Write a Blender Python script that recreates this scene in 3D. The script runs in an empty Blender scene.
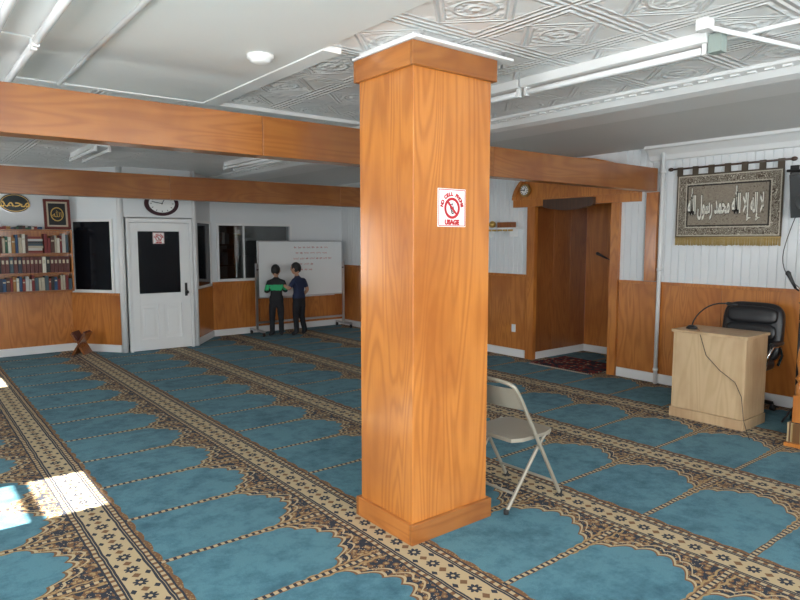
import bpy, bmesh, math, random
from mathutils import Vector, Matrix
random.seed(7)
SC=bpy.context.scene; COL=SC.collection
pi=math.pi; radians=math.radians
SC.view_settings.view_transform='Standard'

# ---------------------------------------------------------------- node maths
class E:
    def __init__(s,nt,v): s.nt=nt; s.v=v
    def op(s,o,*a):
        n=s.nt.nodes.new('ShaderNodeMath'); n.operation=o
        for i,x in enumerate((s,)+a):
            if isinstance(x,E): x=x.v
            if isinstance(x,(int,float)): n.inputs[i].default_value=x
            else: s.nt.links.new(x,n.inputs[i])
        return E(s.nt,n.outputs[0])
    def __add__(s,o): return s.op('ADD',o)
    def __radd__(s,o): return s.op('ADD',o)
    def __sub__(s,o): return s.op('SUBTRACT',o)
    def __rsub__(s,o): return E(s.nt,o).op('SUBTRACT',s)
    def __mul__(s,o): return s.op('MULTIPLY',o)
    def __rmul__(s,o): return s.op('MULTIPLY',o)
    def __truediv__(s,o): return s.op('DIVIDE',o)
    def mod(s,o): return s.op('FLOORED_MODULO',o)
    def abs(s): return s.op('ABSOLUTE')
    def gt(s,o): return s.op('GREATER_THAN',o)
    def lt(s,o): return s.op('LESS_THAN',o)
    def sin(s): return s.op('SINE')
    def pow(s,o): return s.op('POWER',o)
    def sqrt(s): return s.op('SQRT')
    def mn(s,o): return s.op('MINIMUM',o)
    def mx(s,o): return s.op('MAXIMUM',o)
    def clamp(s): return s.mx(0.0).mn(1.0)

def newmat(name,color=(.8,.8,.8),rough=.6,metal=0.0,spec=None):
    m=bpy.data.materials.new(name); m.use_nodes=True
    b=m.node_tree.nodes['Principled BSDF']
    b.inputs['Base Color'].default_value=(*color,1); b.inputs['Roughness'].default_value=rough
    b.inputs['Metallic'].default_value=metal
    if spec is not None: b.inputs['Specular IOR Level'].default_value=spec
    return m,m.node_tree,b
def mixc(nt,f,a,b):
    n=nt.nodes.new('ShaderNodeMix'); n.data_type='RGBA'
    for i,x in ((0,f),(6,a),(7,b)):
        if isinstance(x,E): x=x.v
        if isinstance(x,tuple): n.inputs[i].default_value=(*x,1)
        elif isinstance(x,(int,float)): n.inputs[i].default_value=x
        else: nt.links.new(x,n.inputs[i])
    return n.outputs[2]
def pos(nt):
    g=nt.nodes.new('ShaderNodeNewGeometry'); s=nt.nodes.new('ShaderNodeSeparateXYZ')
    nt.links.new(g.outputs['Position'],s.inputs[0])
    return g,[E(nt,s.outputs[i]) for i in range(3)]
def comb(nt,x,y,z):
    n=nt.nodes.new('ShaderNodeCombineXYZ')
    for i,v in enumerate((x,y,z)):
        if isinstance(v,E): v=v.v
        if isinstance(v,(int,float)): n.inputs[i].default_value=v
        else: nt.links.new(v,n.inputs[i])
    return n.outputs[0]
def noise(nt,vec,scale,detail=2,rough=.5,dist=0):
    n=nt.nodes.new('ShaderNodeTexNoise'); nt.links.new(vec,n.inputs['Vector'])
    n.inputs['Scale'].default_value=scale; n.inputs['Detail'].default_value=detail
    n.inputs['Roughness'].default_value=rough; n.inputs['Distortion'].default_value=dist
    return E(nt,n.outputs[0])
def voro(nt,vec,scale,feat='F1'):
    n=nt.nodes.new('ShaderNodeTexVoronoi'); nt.links.new(vec,n.inputs['Vector']); n.feature=feat
    n.inputs['Scale'].default_value=scale
    return E(nt,n.outputs['Distance'])
def bump(nt,b,h,strength=.3,dist=.01):
    n=nt.nodes.new('ShaderNodeBump'); n.inputs['Strength'].default_value=strength; n.inputs['Distance'].default_value=dist
    nt.links.new(h.v,n.inputs['Height']); nt.links.new(n.outputs[0],b.inputs['Normal'])

def wood(name,light,dark,axis='Z',rough=.30,rings=16,stretch=.13,freq=3.2,coat=.45):
    m,nt,b=newmat(name,rough=rough)
    g,(x,y,z)=pos(nt)
    isl=E(nt,g.outputs['Random Per Island'])*37.0
    f={'X':(stretch,1,1),'Y':(1,stretch,1),'Z':(1,1,stretch)}[axis]
    v=comb(nt,x*f[0]+isl,y*f[1]+isl,z*f[2]+isl)
    n1=noise(nt,v,freq,2,.5,.6)
    r=(n1*(rings*2*pi)).sin()*.5+.5
    r=r.pow(1.8)
    v2=comb(nt,x*(f[0]*1.0 if f[0]==1 else .05),y*(1.0 if f[1]==1 else .05),z*(1.0 if f[2]==1 else .05))
    n2=noise(nt,v2,90,3,.6)
    fac=(r*.48+n2*.5-.12).clamp()
    c=mixc(nt,fac,light,dark)
    n3=noise(nt,comb(nt,x+isl,y,z*.6),2.4,4)
    c2=mixc(nt,((n3-.44)*3.0).clamp(),c,tuple(k*q for k,q in zip(light,(.60,.47,.40))))
    nt.links.new(c2,b.inputs['Base Color'])
    b.inputs['Coat Weight'].default_value=coat; b.inputs['Coat Roughness'].default_value=.15
    bump(nt,b,n2,.06,.003)
    return m

M_wood=wood('fir_plywood',(.60,.222,.046),(.36,.108,.020))
M_woodX_shaded=wood('fir_board_x',(.38,.140,.034),(.24,.076,.018),'X')  # shade of the underlit beam sides is put into this darker colour
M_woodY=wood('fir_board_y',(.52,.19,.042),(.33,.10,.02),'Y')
M_wooddk=wood('niche_wood',(.36,.125,.034),(.21,.064,.018),'Z',freq=4)
M_darkwood=wood('dark_stained_wood',(.07,.03,.015),(.03,.014,.008),'Z',freq=4)
M_oak=wood('light_oak',(.58,.41,.24),(.47,.32,.17),'Z',rings=8,freq=5,rough=.4,coat=.15)
M_trimw=newmat('white_trim_paint',(.82,.82,.81),.4)[0]
M_black=newmat('black_plastic',(.015,.015,.016),.35)[0]
M_rubber=newmat('rubber',(.02,.02,.02),.7)[0]
M_chrome=newmat('chrome',(.7,.7,.7),.18,1)[0]
M_alu=newmat('aluminium',(.55,.55,.56),.35,1)[0]
M_red=newmat('sign_red',(.50,.015,.02),.5)[0]
M_white=newmat('sign_white',(.88,.88,.86),.35)[0]
M_gold=newmat('gold_paint',(.65,.42,.12),.35,.6)[0]
M_glassdk=newmat('dark_window_glass',(.006,.007,.010),.10,0,.25)[0]
M_brass=newmat('brass',(.5,.33,.12),.3,1)[0]
M_beige=newmat('chair_beige_metal',(.33,.30,.24),.35,.2)[0]
M_leather,nt,b=newmat('black_leather',(.014,.014,.016),.34)
g,(x,y,z)=pos(nt); bump(nt,b,noise(nt,comb(nt,x,y,z),120,2),.2,.002)
def paint(name,c,s=.04):
    m,nt,b=newmat(name,c,.62)
    g,(x,y,z)=pos(nt); v=comb(nt,x,y,z)
    n=noise(nt,v,1.2,3)
    nt.links.new(mixc(nt,n,c,tuple(k*(1-s*2) for k in c)),b.inputs['Base Color'])
    bump(nt,b,noise(nt,v,140,2),.06,.002)
    return m
M_wall=paint('white_wall_paint',(.80,.82,.83))
M_ceilflat=paint('ceiling_plaster',(.78,.78,.76))
M_tube=newmat('fluorescent_tube_glass',(.92,.92,.92),.2)[0]
M_clear=bpy.data.materials.new('clear_window_glass'); M_clear.use_nodes=True; nt=M_clear.node_tree
nt.nodes.clear(); o_=nt.nodes.new('ShaderNodeOutputMaterial'); mx_=nt.nodes.new('ShaderNodeMixShader'); mx_.inputs[0].default_value=.10
tr_=nt.nodes.new('ShaderNodeBsdfTransparent'); tr_.inputs[0].default_value=(.75,.78,.78,1); gl_=nt.nodes.new('ShaderNodeBsdfGlossy'); gl_.inputs['Roughness'].default_value=.03
nt.links.new(tr_.outputs[0],mx_.inputs[1]); nt.links.new(gl_.outputs[0],mx_.inputs[2]); nt.links.new(mx_.outputs[0],o_.inputs[0])

# pressed tin ceiling
M_tin,nt,b=newmat('pressed_tin_ceiling',(.7,.7,.7),.36)
g,(x,y,z)=pos(nt)
T=.61
u=((x/T).mod(1.0)-.5).abs(); v=((y/T).mod(1.0)-.5).abs()
mm=u.mx(v); dd=u+v
def ridge(d,w): return (1.0-(d.abs()/w)).clamp()
u2=((x/(T/4)).mod(1.0)-.5).abs(); v2=((y/(T/4)).mod(1.0)-.5).abs()
rr=(u*u+v*v).sqrt(); r2=(u2*u2+v2*v2).sqrt()
hh=ridge(mm-.47,.03)*1.2+ridge(mm-.40,.02)*.9+ridge(dd-.40,.03)*1.1+ridge(dd-.33,.02)*.6+ridge(rr-.16,.025)*1.0+ridge(rr-.05,.04)*.8+ridge(r2-.2,.12)*.7*mm.gt(.40)*1.0+ridge(r2,.25)*.5*dd.gt(.42)
vor=voro(nt,comb(nt,x,y,0.0),30)
hh=hh+(.5-vor)*1.0*dd.lt(.33)
bump(nt,b,hh,.85,.015)
n=noise(nt,comb(nt,x,y,0.0),.8,3)
c=mixc(nt,n,(.86,.86,.85),(.78,.78,.77))
nt.links.new(c,b.inputs['Base Color'])

# prayer carpet
M_carpet,nt,b=newmat('prayer_row_carpet',rough=.95,spec=.15)
g,(X0,Y0,Z0)=pos(nt)
vec0=comb(nt,X0,Y0,0.0)
wob=noise(nt,vec0,9,1)
X=X0+(wob-.5)*.014; Y=Y0+(wob-.5)*.014
P=1.225; W=.62
a=(X-.84+P/2).mod(P)-P/2; ab=a.abs()
t=(X-.84).mod(P)
v=((Y-.1).mod(W))-W/2; av=v.abs()
vor=voro(nt,vec0,30); vor2=voro(nt,vec0,62)
CREAM=(.47,.36,.21); NAVY=(.014,.020,.034); BROWN=(.17,.085,.035); GOLD=(.35,.23,.10)
n1=noise(nt,vec0,1.6,4,.65); n2=noise(nt,vec0,7,5,.75); n3=noise(nt,vec0,220,2,.7)
teal=mixc(nt,((n1*.9+n2*1.3-.82)*2.6).clamp(),(.026,.100,.145),(.100,.255,.315))
teal=mixc(nt,((n3-.5)*1.6+.3).clamp(),teal,(.038,.135,.185))
lob=((av*30.0).sin().abs())
tb=.985-(av/.31).pow(1.8)*.235+lob*.040
s=t-tb
orn=mixc(nt,vor.gt(.55),BROWN,NAVY)
orn=mixc(nt,vor.lt(.30),orn,GOLD)
orn=mixc(nt,vor2.lt(.22),orn,CREAM)
col=mixc(nt,s.gt(0.0),teal,orn)
col=mixc(nt,(s-.008).abs().lt(.009),col,CREAM)
col=mixc(nt,(s+.008).abs().lt(.007),col,BROWN)
col=mixc(nt,(s-.060).abs().lt(.007),col,CREAM)
sd_=(W/2-av)-(t-.45)*.050-((t*40.0).sin().abs())*.010
col=mixc(nt,sd_.lt(.0)*t.gt(.45),col,orn)
col=mixc(nt,sd_.abs().lt(.006)*t.gt(.45),col,GOLD)
fs=t-(.145+((v*20.0).sin().abs())*.016)
col=mixc(nt,fs.lt(0.0),col,mixc(nt,vor2.lt(.3),BROWN,GOLD))
ch=((X/.040).mod(1.0)).gt(.45)
col=mixc(nt,av.gt(W/2-.017),col,BROWN)
col=mixc(nt,av.gt(W/2-.012),col,mixc(nt,ch,NAVY,CREAM))
yq=Y.mod(.15)-.075; yq2=(Y+.075).mod(.15)-.075
r=(a*a+yq*yq).sqrt(); th=a.op('ARCTAN2',yq)
pet=((th*4.0).sin().abs())*.016+.022
band=mixc(nt,r.lt(pet),CREAM,NAVY)
band=mixc(nt,r.lt(.011),band,CREAM)
band=mixc(nt,(ab+yq2.abs()).lt(.024),band,BROWN)
band=mixc(nt,((ab-.055).abs()+yq2.abs()*.7).lt(.016),band,NAVY)
band=mixc(nt,(ab-.078).abs().lt(.006),band,NAVY)
edge=mixc(nt,((Y/.05).mod(1.0)).gt(.45),BROWN,CREAM)
band=mixc(nt,ab.gt(.092),band,edge)
band=mixc(nt,(ab-.092).abs().lt(.005),band,NAVY)
band=mixc(nt,ab.gt(.119),band,NAVY)
col=mixc(nt,ab.lt(.130),col,band)
nt.links.new(col,b.inputs['Base Color'])
b.inputs['Sheen Weight'].default_value=.08
bump(nt,b,n3+n2*.6,.5,.006)

# ---------------------------------------------------------------- mesh builder
class B:
    def __init__(s,name,mats): s.name=name; s.mats=mats; s.bm=bmesh.new()
    def _f(s,vs,m,sm=False):
        try: f=s.bm.faces.new(vs)
        except ValueError: return
        f.material_index=m; f.smooth=sm
    def box(s,x0,x1,y0,y1,z0,z1,m=0,M=None):
        if x0>x1:x0,x1=x1,x0
        if y0>y1:y0,y1=y1,y0
        if z0>z1:z0,z1=z1,z0
        c=[Vector((x,y,z)) for z in (z0,z1) for x,y in ((x0,y0),(x1,y0),(x1,y1),(x0,y1))]
        if M: c=[M@p for p in c]
        v=[s.bm.verts.new(p) for p in c]
        for q in ((3,2,1,0),(4,5,6,7),(0,1,5,4),(1,2,6,5),(2,3,7,6),(3,0,4,7)): s._f([v[i] for i in q],m)
        return s
    def prism(s,poly,axis,a0,a1,m=0,M=None,sm=False):
        def P(u,w,a): return Vector({'X':(a,u,w),'Y':(u,a,w),'Z':(u,w,a)}[axis])
        A=[P(u,w,a0) for u,w in poly]; C=[P(u,w,a1) for u,w in poly]
        if M: A=[M@p for p in A]; C=[M@p for p in C]
        A=[s.bm.verts.new(p) for p in A]; C=[s.bm.verts.new(p) for p in C]
        n=len(poly)
        s._f(A[::-1],m); s._f(C,m)
        for i in range(n): s._f([A[i],A[(i+1)%n],C[(i+1)%n],C[i]],m,sm)
        return s
    def tube(s,pts,r,m=0,n=10,M=None,caps=True):
        pts=[Vector(p) for p in pts]
        if M: pts=[M@p for p in pts]
        k=len(pts); rr=r if isinstance(r,(list,tuple)) else [r]*k
        tg=[(pts[min(i+1,k-1)]-pts[max(i-1,0)]).normalized() for i in range(k)]
        up=Vector((0,0,1)) if abs(tg[0].z)<.9 else Vector((1,0,0))
        nrm=tg[0].cross(up).normalized(); rings=[]
        for i in range(k):
            nrm=(nrm-tg[i]*nrm.dot(tg[i])).normalized(); bi=tg[i].cross(nrm)
            rings.append([s.bm.verts.new(pts[i]+(nrm*math.cos(2*pi*j/n)+bi*math.sin(2*pi*j/n))*rr[i]) for j in range(n)])
        for i in range(k-1):
            for j in range(n): s._f([rings[i][j],rings[i][(j+1)%n],rings[i+1][(j+1)%n],rings[i+1][j]],m,True)
        if caps: s._f(rings[0][::-1],m); s._f(rings[-1],m)
        return s
    def lathe(s,prof,c,m=0,n=20,M=None):
        c=Vector(c); rings=[]
        for r,z in prof:
            ring=[]
            for j in range(n):
                p=c+Vector((r*math.cos(2*pi*j/n),r*math.sin(2*pi*j/n),z))
                ring.append(s.bm.verts.new(M@p if M else p))
            rings.append(ring)
        for i in range(len(rings)-1):
            for j in range(n): s._f([rings[i][j],rings[i][(j+1)%n],rings[i+1][(j+1)%n],rings[i+1][j]],m,True)
        s._f(rings[0][::-1],m); s._f(rings[-1],m)
        return s
    def ell(s,c,rx,ry,rz,m=0,M=None,keep=None,nu=20,nv=14,p=1.0):
        c=Vector(c); rings=[]
        sg=lambda q:math.copysign(abs(q)**p,q)
        for i in range(nv+1):
            ph=-pi/2+pi*i/nv; ring=[]
            for j in range(nu):
                th=2*pi*j/nu
                q=Vector((sg(math.cos(ph))*sg(math.cos(th))*rx,sg(math.cos(ph))*sg(math.sin(th))*ry,sg(math.sin(ph))*rz))
                ring.append((q,s.bm.verts.new((M@(c+q)) if M else c+q)))
            rings.append(ring)
        for i in range(nv):
            for j in range(nu):
                q=[rings[i][j],rings[i][(j+1)%nu],rings[i+1][(j+1)%nu],rings[i+1][j]]
                if keep and not keep(sum((k[0] for k in q),Vector())/4): continue
                s._f([k[1] for k in q],m,True)
        return s
    def quad(s,pts,m=0,sm=False):
        s._f([s.bm.verts.new(Vector(p)) for p in pts],m,sm); return s
    def addmesh(s,me,fn,M=None):
        vs=[s.bm.verts.new((M@v.co) if M else v.co) for v in me.vertices]
        for p in me.polygons: s._f([vs[i] for i in p.vertices],fn(p.center),True)
        return s
    def done(s,bevel=0,parent=None,weld=False):
        bm=s.bm
        if weld: bmesh.ops.remove_doubles(bm,verts=bm.verts,dist=1e-5)
        loose=[v for v in bm.verts if not v.link_faces]
        bmesh.ops.delete(bm,geom=loose,context='VERTS')
        bmesh.ops.recalc_face_normals(bm,faces=bm.faces)
        me=bpy.data.meshes.new(s.name); bm.to_mesh(me); bm.free()
        for m in s.mats: me.materials.append(m)
        ob=bpy.data.objects.new(s.name,me); COL.objects.link(ob)
        if bevel:
            md=ob.modifiers.new('bevel','BEVEL'); md.width=bevel; md.segments=2; md.limit_method='ANGLE'; md.angle_limit=math.radians(50)
        if parent: ob.parent=parent
        return ob
def basis(x,y,z,loc):
    return Matrix(((x[0],y[0],z[0],loc[0]),(x[1],y[1],z[1],loc[1]),(x[2],y[2],z[2],loc[2]),(0,0,0,1)))
def faceY(loc): return basis((1,0,0),(0,0,1),(0,-1,0),loc)
def faceX(loc): return basis((0,-1,0),(0,0,1),(-1,0,0),loc)
def text(name,body,M,size,mat,parent,extrude=.0008,offset=0,rot=0,space=1):
    cu=bpy.data.curves.new(name,'FONT'); cu.body=body; cu.size=size; cu.align_x='CENTER'; cu.align_y='CENTER'
    cu.extrude=extrude; cu.offset=offset; cu.space_character=space; cu.materials.append(mat)
    ob=bpy.data.objects.new(name,cu); COL.objects.link(ob); ob.matrix_world=M@Matrix.Rotation(rot,4,'Z'); ob.parent=parent
    return ob
def seg(p1,p2):
    p1=Vector((*p1,0)); d=Vector((*p2,0))-p1; L=d.length; d.normalize()
    return basis(d,(-d.y,d.x,0),(0,0,1),p1),L

H=2.70; XL=-1.6; XR=6.85; YB=-3.0; YF=10.45
# ---------------------------------------------------------------- shell
B('floor',[M_carpet]).box(XL-.1,8.1,YB-.1,12.2,-.1,0).done()
ce=B('ceiling',[M_tin,M_ceilflat])
ce.box(XL-.1,4.2,YB-.1,12.2,H,H+.1,0).box(4.2,8.1,YB-.1,12.2,H,H+.1,1)
ce.box(XL,1.87,YB,4.72,H-.022,H-.0005,1)
ce.done()
wins=[(-2.4,-1.3,2.3),(-.8,.3,2.3),(1.0,2.1,2.3),(4.12,4.90,2.09),(8.25,8.9,2.05)]
wl=B('wall_left',[M_wall]); y=YB
for a0,a1,zt in wins:
    wl.box(XL-.1,XL,y,a0,0,H).box(XL-.1,XL,a0,a1,0,.9).box(XL-.1,XL,a0,a1,zt,H); y=a1
wl.box(XL-.1,XL,y,YF,0,H); wl.done()
for i,(a0,a1,zt) in enumerate(wins):
    w=B('window_%d'%(i+1),[M_trimw])
    for q in ((a0,a0+.03,.9,zt),(a1-.03,a1,.9,zt),(a0+.03,a1-.03,.9,.94),(a0+.03,a1-.03,zt-.03,zt),(a0+.03,a1-.03,1.72,1.755)):
        w.box(XL-.08,XL-.03,*q)
    w.box(XL-.03,XL+.06,a0-.04,a1+.04,.86,.895); w.done()
    L=bpy.data.lights.new('portal','AREA'); L.shape='RECTANGLE'; L.size=a1-a0; L.size_y=zt-.9
    L.cycles.is_portal=True
    o=bpy.data.objects.new('daylight_portal_%d'%i,L); COL.objects.link(o)
    o.matrix_world=basis((0,1,0),(0,0,1),(1,0,0),(XL-.09,(a0+a1)/2,(zt+.9)/2))@Matrix.Rotation(pi,4,'Y')
wb_=B('wall_back',[M_wall]); fill_wins=[(-1.2,1.2),(2.2,3.6)]; x=XL  # windows in this wall are unseen, added to let in fill light
for a0,a1 in fill_wins:
    wb_.box(x,a0,YB-.1,YB,0,H).box(a0,a1,YB-.1,YB,0,.8).box(a0,a1,YB-.1,YB,2.45,H); x=a1
wb_.box(x,XR,YB-.1,YB,0,H).done()
for i,(a0,a1) in enumerate(fill_wins):
    w=B('window_%d'%(i+6),[M_trimw]); c=(a0+a1)/2  # frame of an added fill window
    for q in ((a0,a0+.05,.8,2.45),(a1-.05,a1,.8,2.45),(c-.03,c+.03,.85,2.4),(a0+.05,a1-.05,.8,.85),(a0+.05,a1-.05,2.4,2.45)):
        w.box(q[0],q[1],YB-.08,YB-.03,q[2],q[3])
    w.done()
    L=bpy.data.lights.new('portal','AREA'); L.shape='RECTANGLE'; L.size=a1-a0; L.size_y=1.65; L.cycles.is_portal=True
    o=bpy.data.objects.new('daylight_portal_b%d'%i,L); COL.objects.link(o); o.location=(c,YB-.09,1.62)
    o.rotation_euler=Vector((0,1,0)).to_track_quat('-Z','Z').to_euler()

WX0,WX1,WZ0,WZ1=4.34,5.70,.98,1.90
wf=B('wall_far',[M_wall]); wf.box(XL-.1,WX0,YF,YF+.12,0,H).box(WX1,XR+.1,YF,YF+.12,0,H).box(WX0,WX1,YF,YF+.12,0,WZ0).box(WX0,WX1,YF,YF+.12,WZ1,H); wf.done()
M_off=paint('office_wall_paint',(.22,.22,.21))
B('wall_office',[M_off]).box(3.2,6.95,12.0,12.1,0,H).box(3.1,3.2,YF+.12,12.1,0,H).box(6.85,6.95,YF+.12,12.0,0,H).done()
M_cab=newmat('grey_filing_cabinet',(.18,.19,.20),.4)[0]
fcb=B('filing_cabinet',[M_cab,M_black])
fcb.box(5.3,5.75,11.45,11.98,0,1.35,0)
for k in range(4): fcb.box(5.32,5.73,11.435,11.45,.04+k*.33,.34+k*.33,0).box(5.47,5.58,11.42,11.435,.20+k*.33,.225+k*.33,1)
fcb.done(.004)
osf=B('office_shelf_unit',[M_darkwood,M_cab,M_white])
osf.box(4.2,4.23,11.65,11.98,0,1.95,0).box(5.15,5.18,11.65,11.98,0,1.95,0)
for z in (.3,.75,1.15,1.55,1.92): osf.box(4.23,5.15,11.65,11.98,z,z+.025,0)
for z in (1.175,1.575):
    x=4.26
    while x<5.05:
        w_=random.uniform(.04,.09)
        if random.random()<.75: osf.box(x,x+w_-.005,11.68,11.93,z,z+random.uniform(.18,.30),random.choice((0,1,1,2)))
        x+=w_
osf.done()
PTS=[(2.04,YF),(2.61,9.70),(3.60,9.66),(4.20,YF)]
for i,nm in enumerate(('wall_vestibule_left','wall_vestibule_front','wall_vestibule_right')):
    Mx,L=seg(PTS[i],PTS[i+1])
    B(nm,[M_wall]).box((0,0,.10)[i],(L-.09,L,L)[i],.0,.06,1.985 if i==1 else 0,H,0,Mx).done()
tp7=B('trim_7',[M_trimw])  # corner posts where the vestibule walls meet
tp7.tube([(2.575,9.735,0),(2.575,9.735,H)],.045,0,10).tube([(3.635,9.705,0),(3.635,9.705,H)],.045,0,10)
tp7.done()
wp=B('trim_1',[M_wood,M_trimw])
def wains(bd,Mx,a0,a1,z1,n,cap=True,th=.02,z0=.11):
    w=(a1-a0)/n
    for i in range(n): bd.box(a0+i*w+.0015,a0+(i+1)*w-.0015,-th,0,z0,z1,0,Mx)
    bd.box(a0,a1,-th-.012,0,0,z0,1,Mx)
    if cap: bd.box(a0,a1,-th-.012,0,z1,z1+.035,0,Mx)
wains(wp,seg((XL,YF),(2.04,YF))[0],0,3.64,.88,3)
wains(wp,seg((4.2,YF),(XR,YF))[0],0,2.65,.90,3)
M1,L1=seg(PTS[0],PTS[1]); wains(wp,M1,0,L1-.10,.84,1)
M3,L3=seg(PTS[2],PTS[3]); wains(wp,M3,.07,L3,.84,1)
wp.done(.003)
def glasswin(name,Mx,x0,x1,z0,z1,mull=(),fr=.045,glass=None,yb=-.012):
    w=B(name,[M_trimw,glass or M_glassdk])
    w.box(x0,x1,yb,yb+.010,z0,z1,1,Mx)
    for q in ((x0-fr,x0,z0-fr,z1+fr),(x1,x1+fr,z0-fr,z1+fr),(x0,x1,z0-fr,z0),(x0,x1,z1,z1+fr)):
        w.box(q[0],q[1],-.03,0,q[2],q[3],0,Mx)
    for m in mull: w.box(m-.012,m+.012,-.025,.02,z0,z1,0,Mx)
    return w.done(.002)
glasswin('window_9',M1,.08,.72,.92,1.92,fr=.04)
glasswin('window_10',M3,.16,L3-.10,.92,1.92,fr=.04)
MF,_=seg((0,YF),(1,YF))
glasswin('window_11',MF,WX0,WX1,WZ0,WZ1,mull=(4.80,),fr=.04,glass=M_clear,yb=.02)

# door
M2,L2=seg(PTS[1],PTS[2])
d=B('door_1',[M_trimw,M_glassdk,M_black,M_brass])
Ls=.025; Le=L2-.025
d.box(Ls,.065,-.04,.04,0,1.97,0,M2).box(L2-.065,Le,-.04,.04,0,1.97,0,M2).box(.065,L2-.065,-.04,.04,1.91,1.97,0,M2)
a0,a1=.068,L2-.068
d.box(a0,a0+.11,-.03,.01,.01,1.905,0,M2).box(a1-.14,a1,-.03,.01,.01,1.905,0,M2)
gx0,gx1=a0+.11,a1-.14
d.box(gx0,gx1,-.03,.01,1.78,1.905,0,M2).box(gx0,gx1,-.03,.01,.70,.86,0,M2).box(gx0,gx1,-.03,.01,.01,.17,0,M2)
gm=(gx0+gx1)/2
d.box(gm-.045,gm+.045,-.03,.01,.17,.70,0,M2)
for p0,p1 in ((gx0,gm-.045),(gm+.045,gx1)):
    d.box(p0,p1,-.008,.0,.17,.70,0,M2).box(p0+.05,p1-.05,-.024,-.008,.23,.64,0,M2)
d.box(gx0,gx1,-.010,-.002,.86,1.78,1,M2)
d.box(a1-.085,a1-.045,-.036,-.03,.80,1.0,2,M2)
d.ell((a1-.065,-.07,.86),.028,.028,.028,2,M2).tube([(a1-.065,-.03,.86),(a1-.065,-.07,.86)],.01,2,8,M2)
door=d.done(.003)

def no_phone_sign(name,Mx,s):
    b=B(name,[M_white,M_red,M_black])
    b.box(-s/2,s/2,-s/2,s/2,0,.004,0,Mx)
    fr=.96*s/2
    for q in ((-fr,fr,fr-.004,fr),(-fr,fr,-fr,-fr+.004),(-fr,-fr+.004,-fr,fr),(fr-.004,fr,-fr,fr)): b.box(*q,.004,.0055,1,Mx)
    R=.28*s; r=.21*s; n=40; cy=-.01*s
    for i in range(n):
        t0=2*pi*i/n;t1=2*pi*(i+1)/n
        b.prism([(R*math.cos(t0),cy+R*math.sin(t0)),(R*math.cos(t1),cy+R*math.sin(t1)),(r*math.cos(t1),cy+r*math.sin(t1)),(r*math.cos(t0),cy+r*math.sin(t0))],'Z',.004,.0062,1,Mx)
    Mr=Mx@Matrix.Translation((0,cy,0))@Matrix.Rotation(radians(20),4,'Z')
    b.box(-.062*s,.062*s,-.15*s,.12*s,.004,.0052,2,Mr).box(-.055*s,-.025*s,.12*s,.18*s,.004,.0052,2,Mr)
    b.box(-.038*s,.038*s,.02*s,.09*s,.0052,.0056,0,Mr)
    for i in range(3):
        for j in range(3): b.box((-.035+.026*i)*s,(-.018+.026*i)*s,(-.12+.04*j)*s,(-.10+.04*j)*s,.0052,.0056,0,Mr)
    Ms=Mx@Matrix.Translation((0,cy,0))@Matrix.Rotation(radians(-45),4,'Z')
    b.box(-r,r,-.030*s,.030*s,.0056,.0068,1,Ms)
    ob=b.done()
    w="NO CELL PHONE"; RR=.365*s
    for i,c in enumerate(w):
        if c==' ': continue
        ang=radians(90+78-156*i/(len(w)-1))
        text('letter_%d'%i,c,Mx@Matrix.Translation((RR*math.cos(ang),cy+RR*math.sin(ang),.0045)),.13*s,M_red,ob,offset=.002*s/.2,rot=ang-pi/2)
    text('word','USAGE',Mx@Matrix.Translation((0,-.385*s,.0045)),.17*s,M_red,ob,offset=.0025*s/.2)
    return ob
sg=no_phone_sign('no_cell_phone_sign',faceY((2.385,2.548,1.825)),.205)
Md=M2@basis((1,0,0),(0,0,1),(0,-1,0),(gx0+.30,-.011,1.68))
sg2=no_phone_sign('no_cell_phone_sign.001',Md,.165)

# ---------------------------------------------------------------- right wall
wr=B('wall_right',[M_wall])
NY0,NY1=4.42,5.65
for y0,y1 in ((YB,NY0-.045),(NY1+.045,YF)): wr.box(XR+.02,XR+.12,y0,y1,0,H)
wr.box(XR+.02,XR+.12,NY0-.045,NY1+.045,2.51,H)
def bead(y0,y1,z0,z1):
    n=int(round((y1-y0)/.085)); w=(y1-y0)/n; pr=[]
    for i in range(n):
        s0=y0+i*w; pr+=[(s0,XR+.012),(s0+.006,XR),(s0+w-.006,XR)]
    pr.append((y1,XR+.012))
    vs=[(wr.bm.verts.new((x,y,z0)),wr.bm.verts.new((x,y,z1))) for y,x in pr]
    for i in range(len(vs)-1): wr._f([vs[i][0],vs[i+1][0],vs[i+1][1],vs[i][1]],0)
bead(YB,NY0-.045,0,H); bead(NY1+.045,YF,0,H)
wr.done()
MR,_=seg((XR,YF),(XR,YF-1))
wr2=B('trim_2',[M_wood,M_trimw])
def ry(Y): return YF-Y
wains(wr2,MR,ry(YF)+.03,ry(NY1+.12),1.14,4)
wains(wr2,MR,ry(NY0-.09),ry(YB),1.14,6)
wr2.done(.003)
ni=B('wall_niche',[M_wooddk,M_wood,M_trimw])
for k in range(3):
    ni.box(XR+.02+k*.39,XR+.02+(k+1)*.39-.003,NY1,NY1+.04,0,2.46,0)
    ni.box(XR+.02+k*.39,XR+.02+(k+1)*.39-.003,NY0-.04,NY0,0,2.46,0)
for k in range(3): ni.box(8.02,8.06,NY0+k*.41,NY0+(k+1)*.41-.003,0,2.46,1)
ni.box(XR+.02,8.06,NY0-.04,NY1+.04,2.46,2.5,0)
ni.box(XR+.02,8.02,NY1-.015,NY1,0,.10,2).box(8.0,8.02,NY0,NY1-.015,0,.10,2)
ni.done(.002)
mi=B('mihrab_arch',[M_wood,M_darkwood,M_gold])
yc=(NY0+NY1)/2; n=32; zc=2.20
outer=lambda t,f=1.0:(yc+.955*f*math.cos(t),zc+.48*f*math.sin(t))
mi.prism([outer(pi*i/n) for i in range(n+1)],'X',XR-.07,XR+.018,0)
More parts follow.
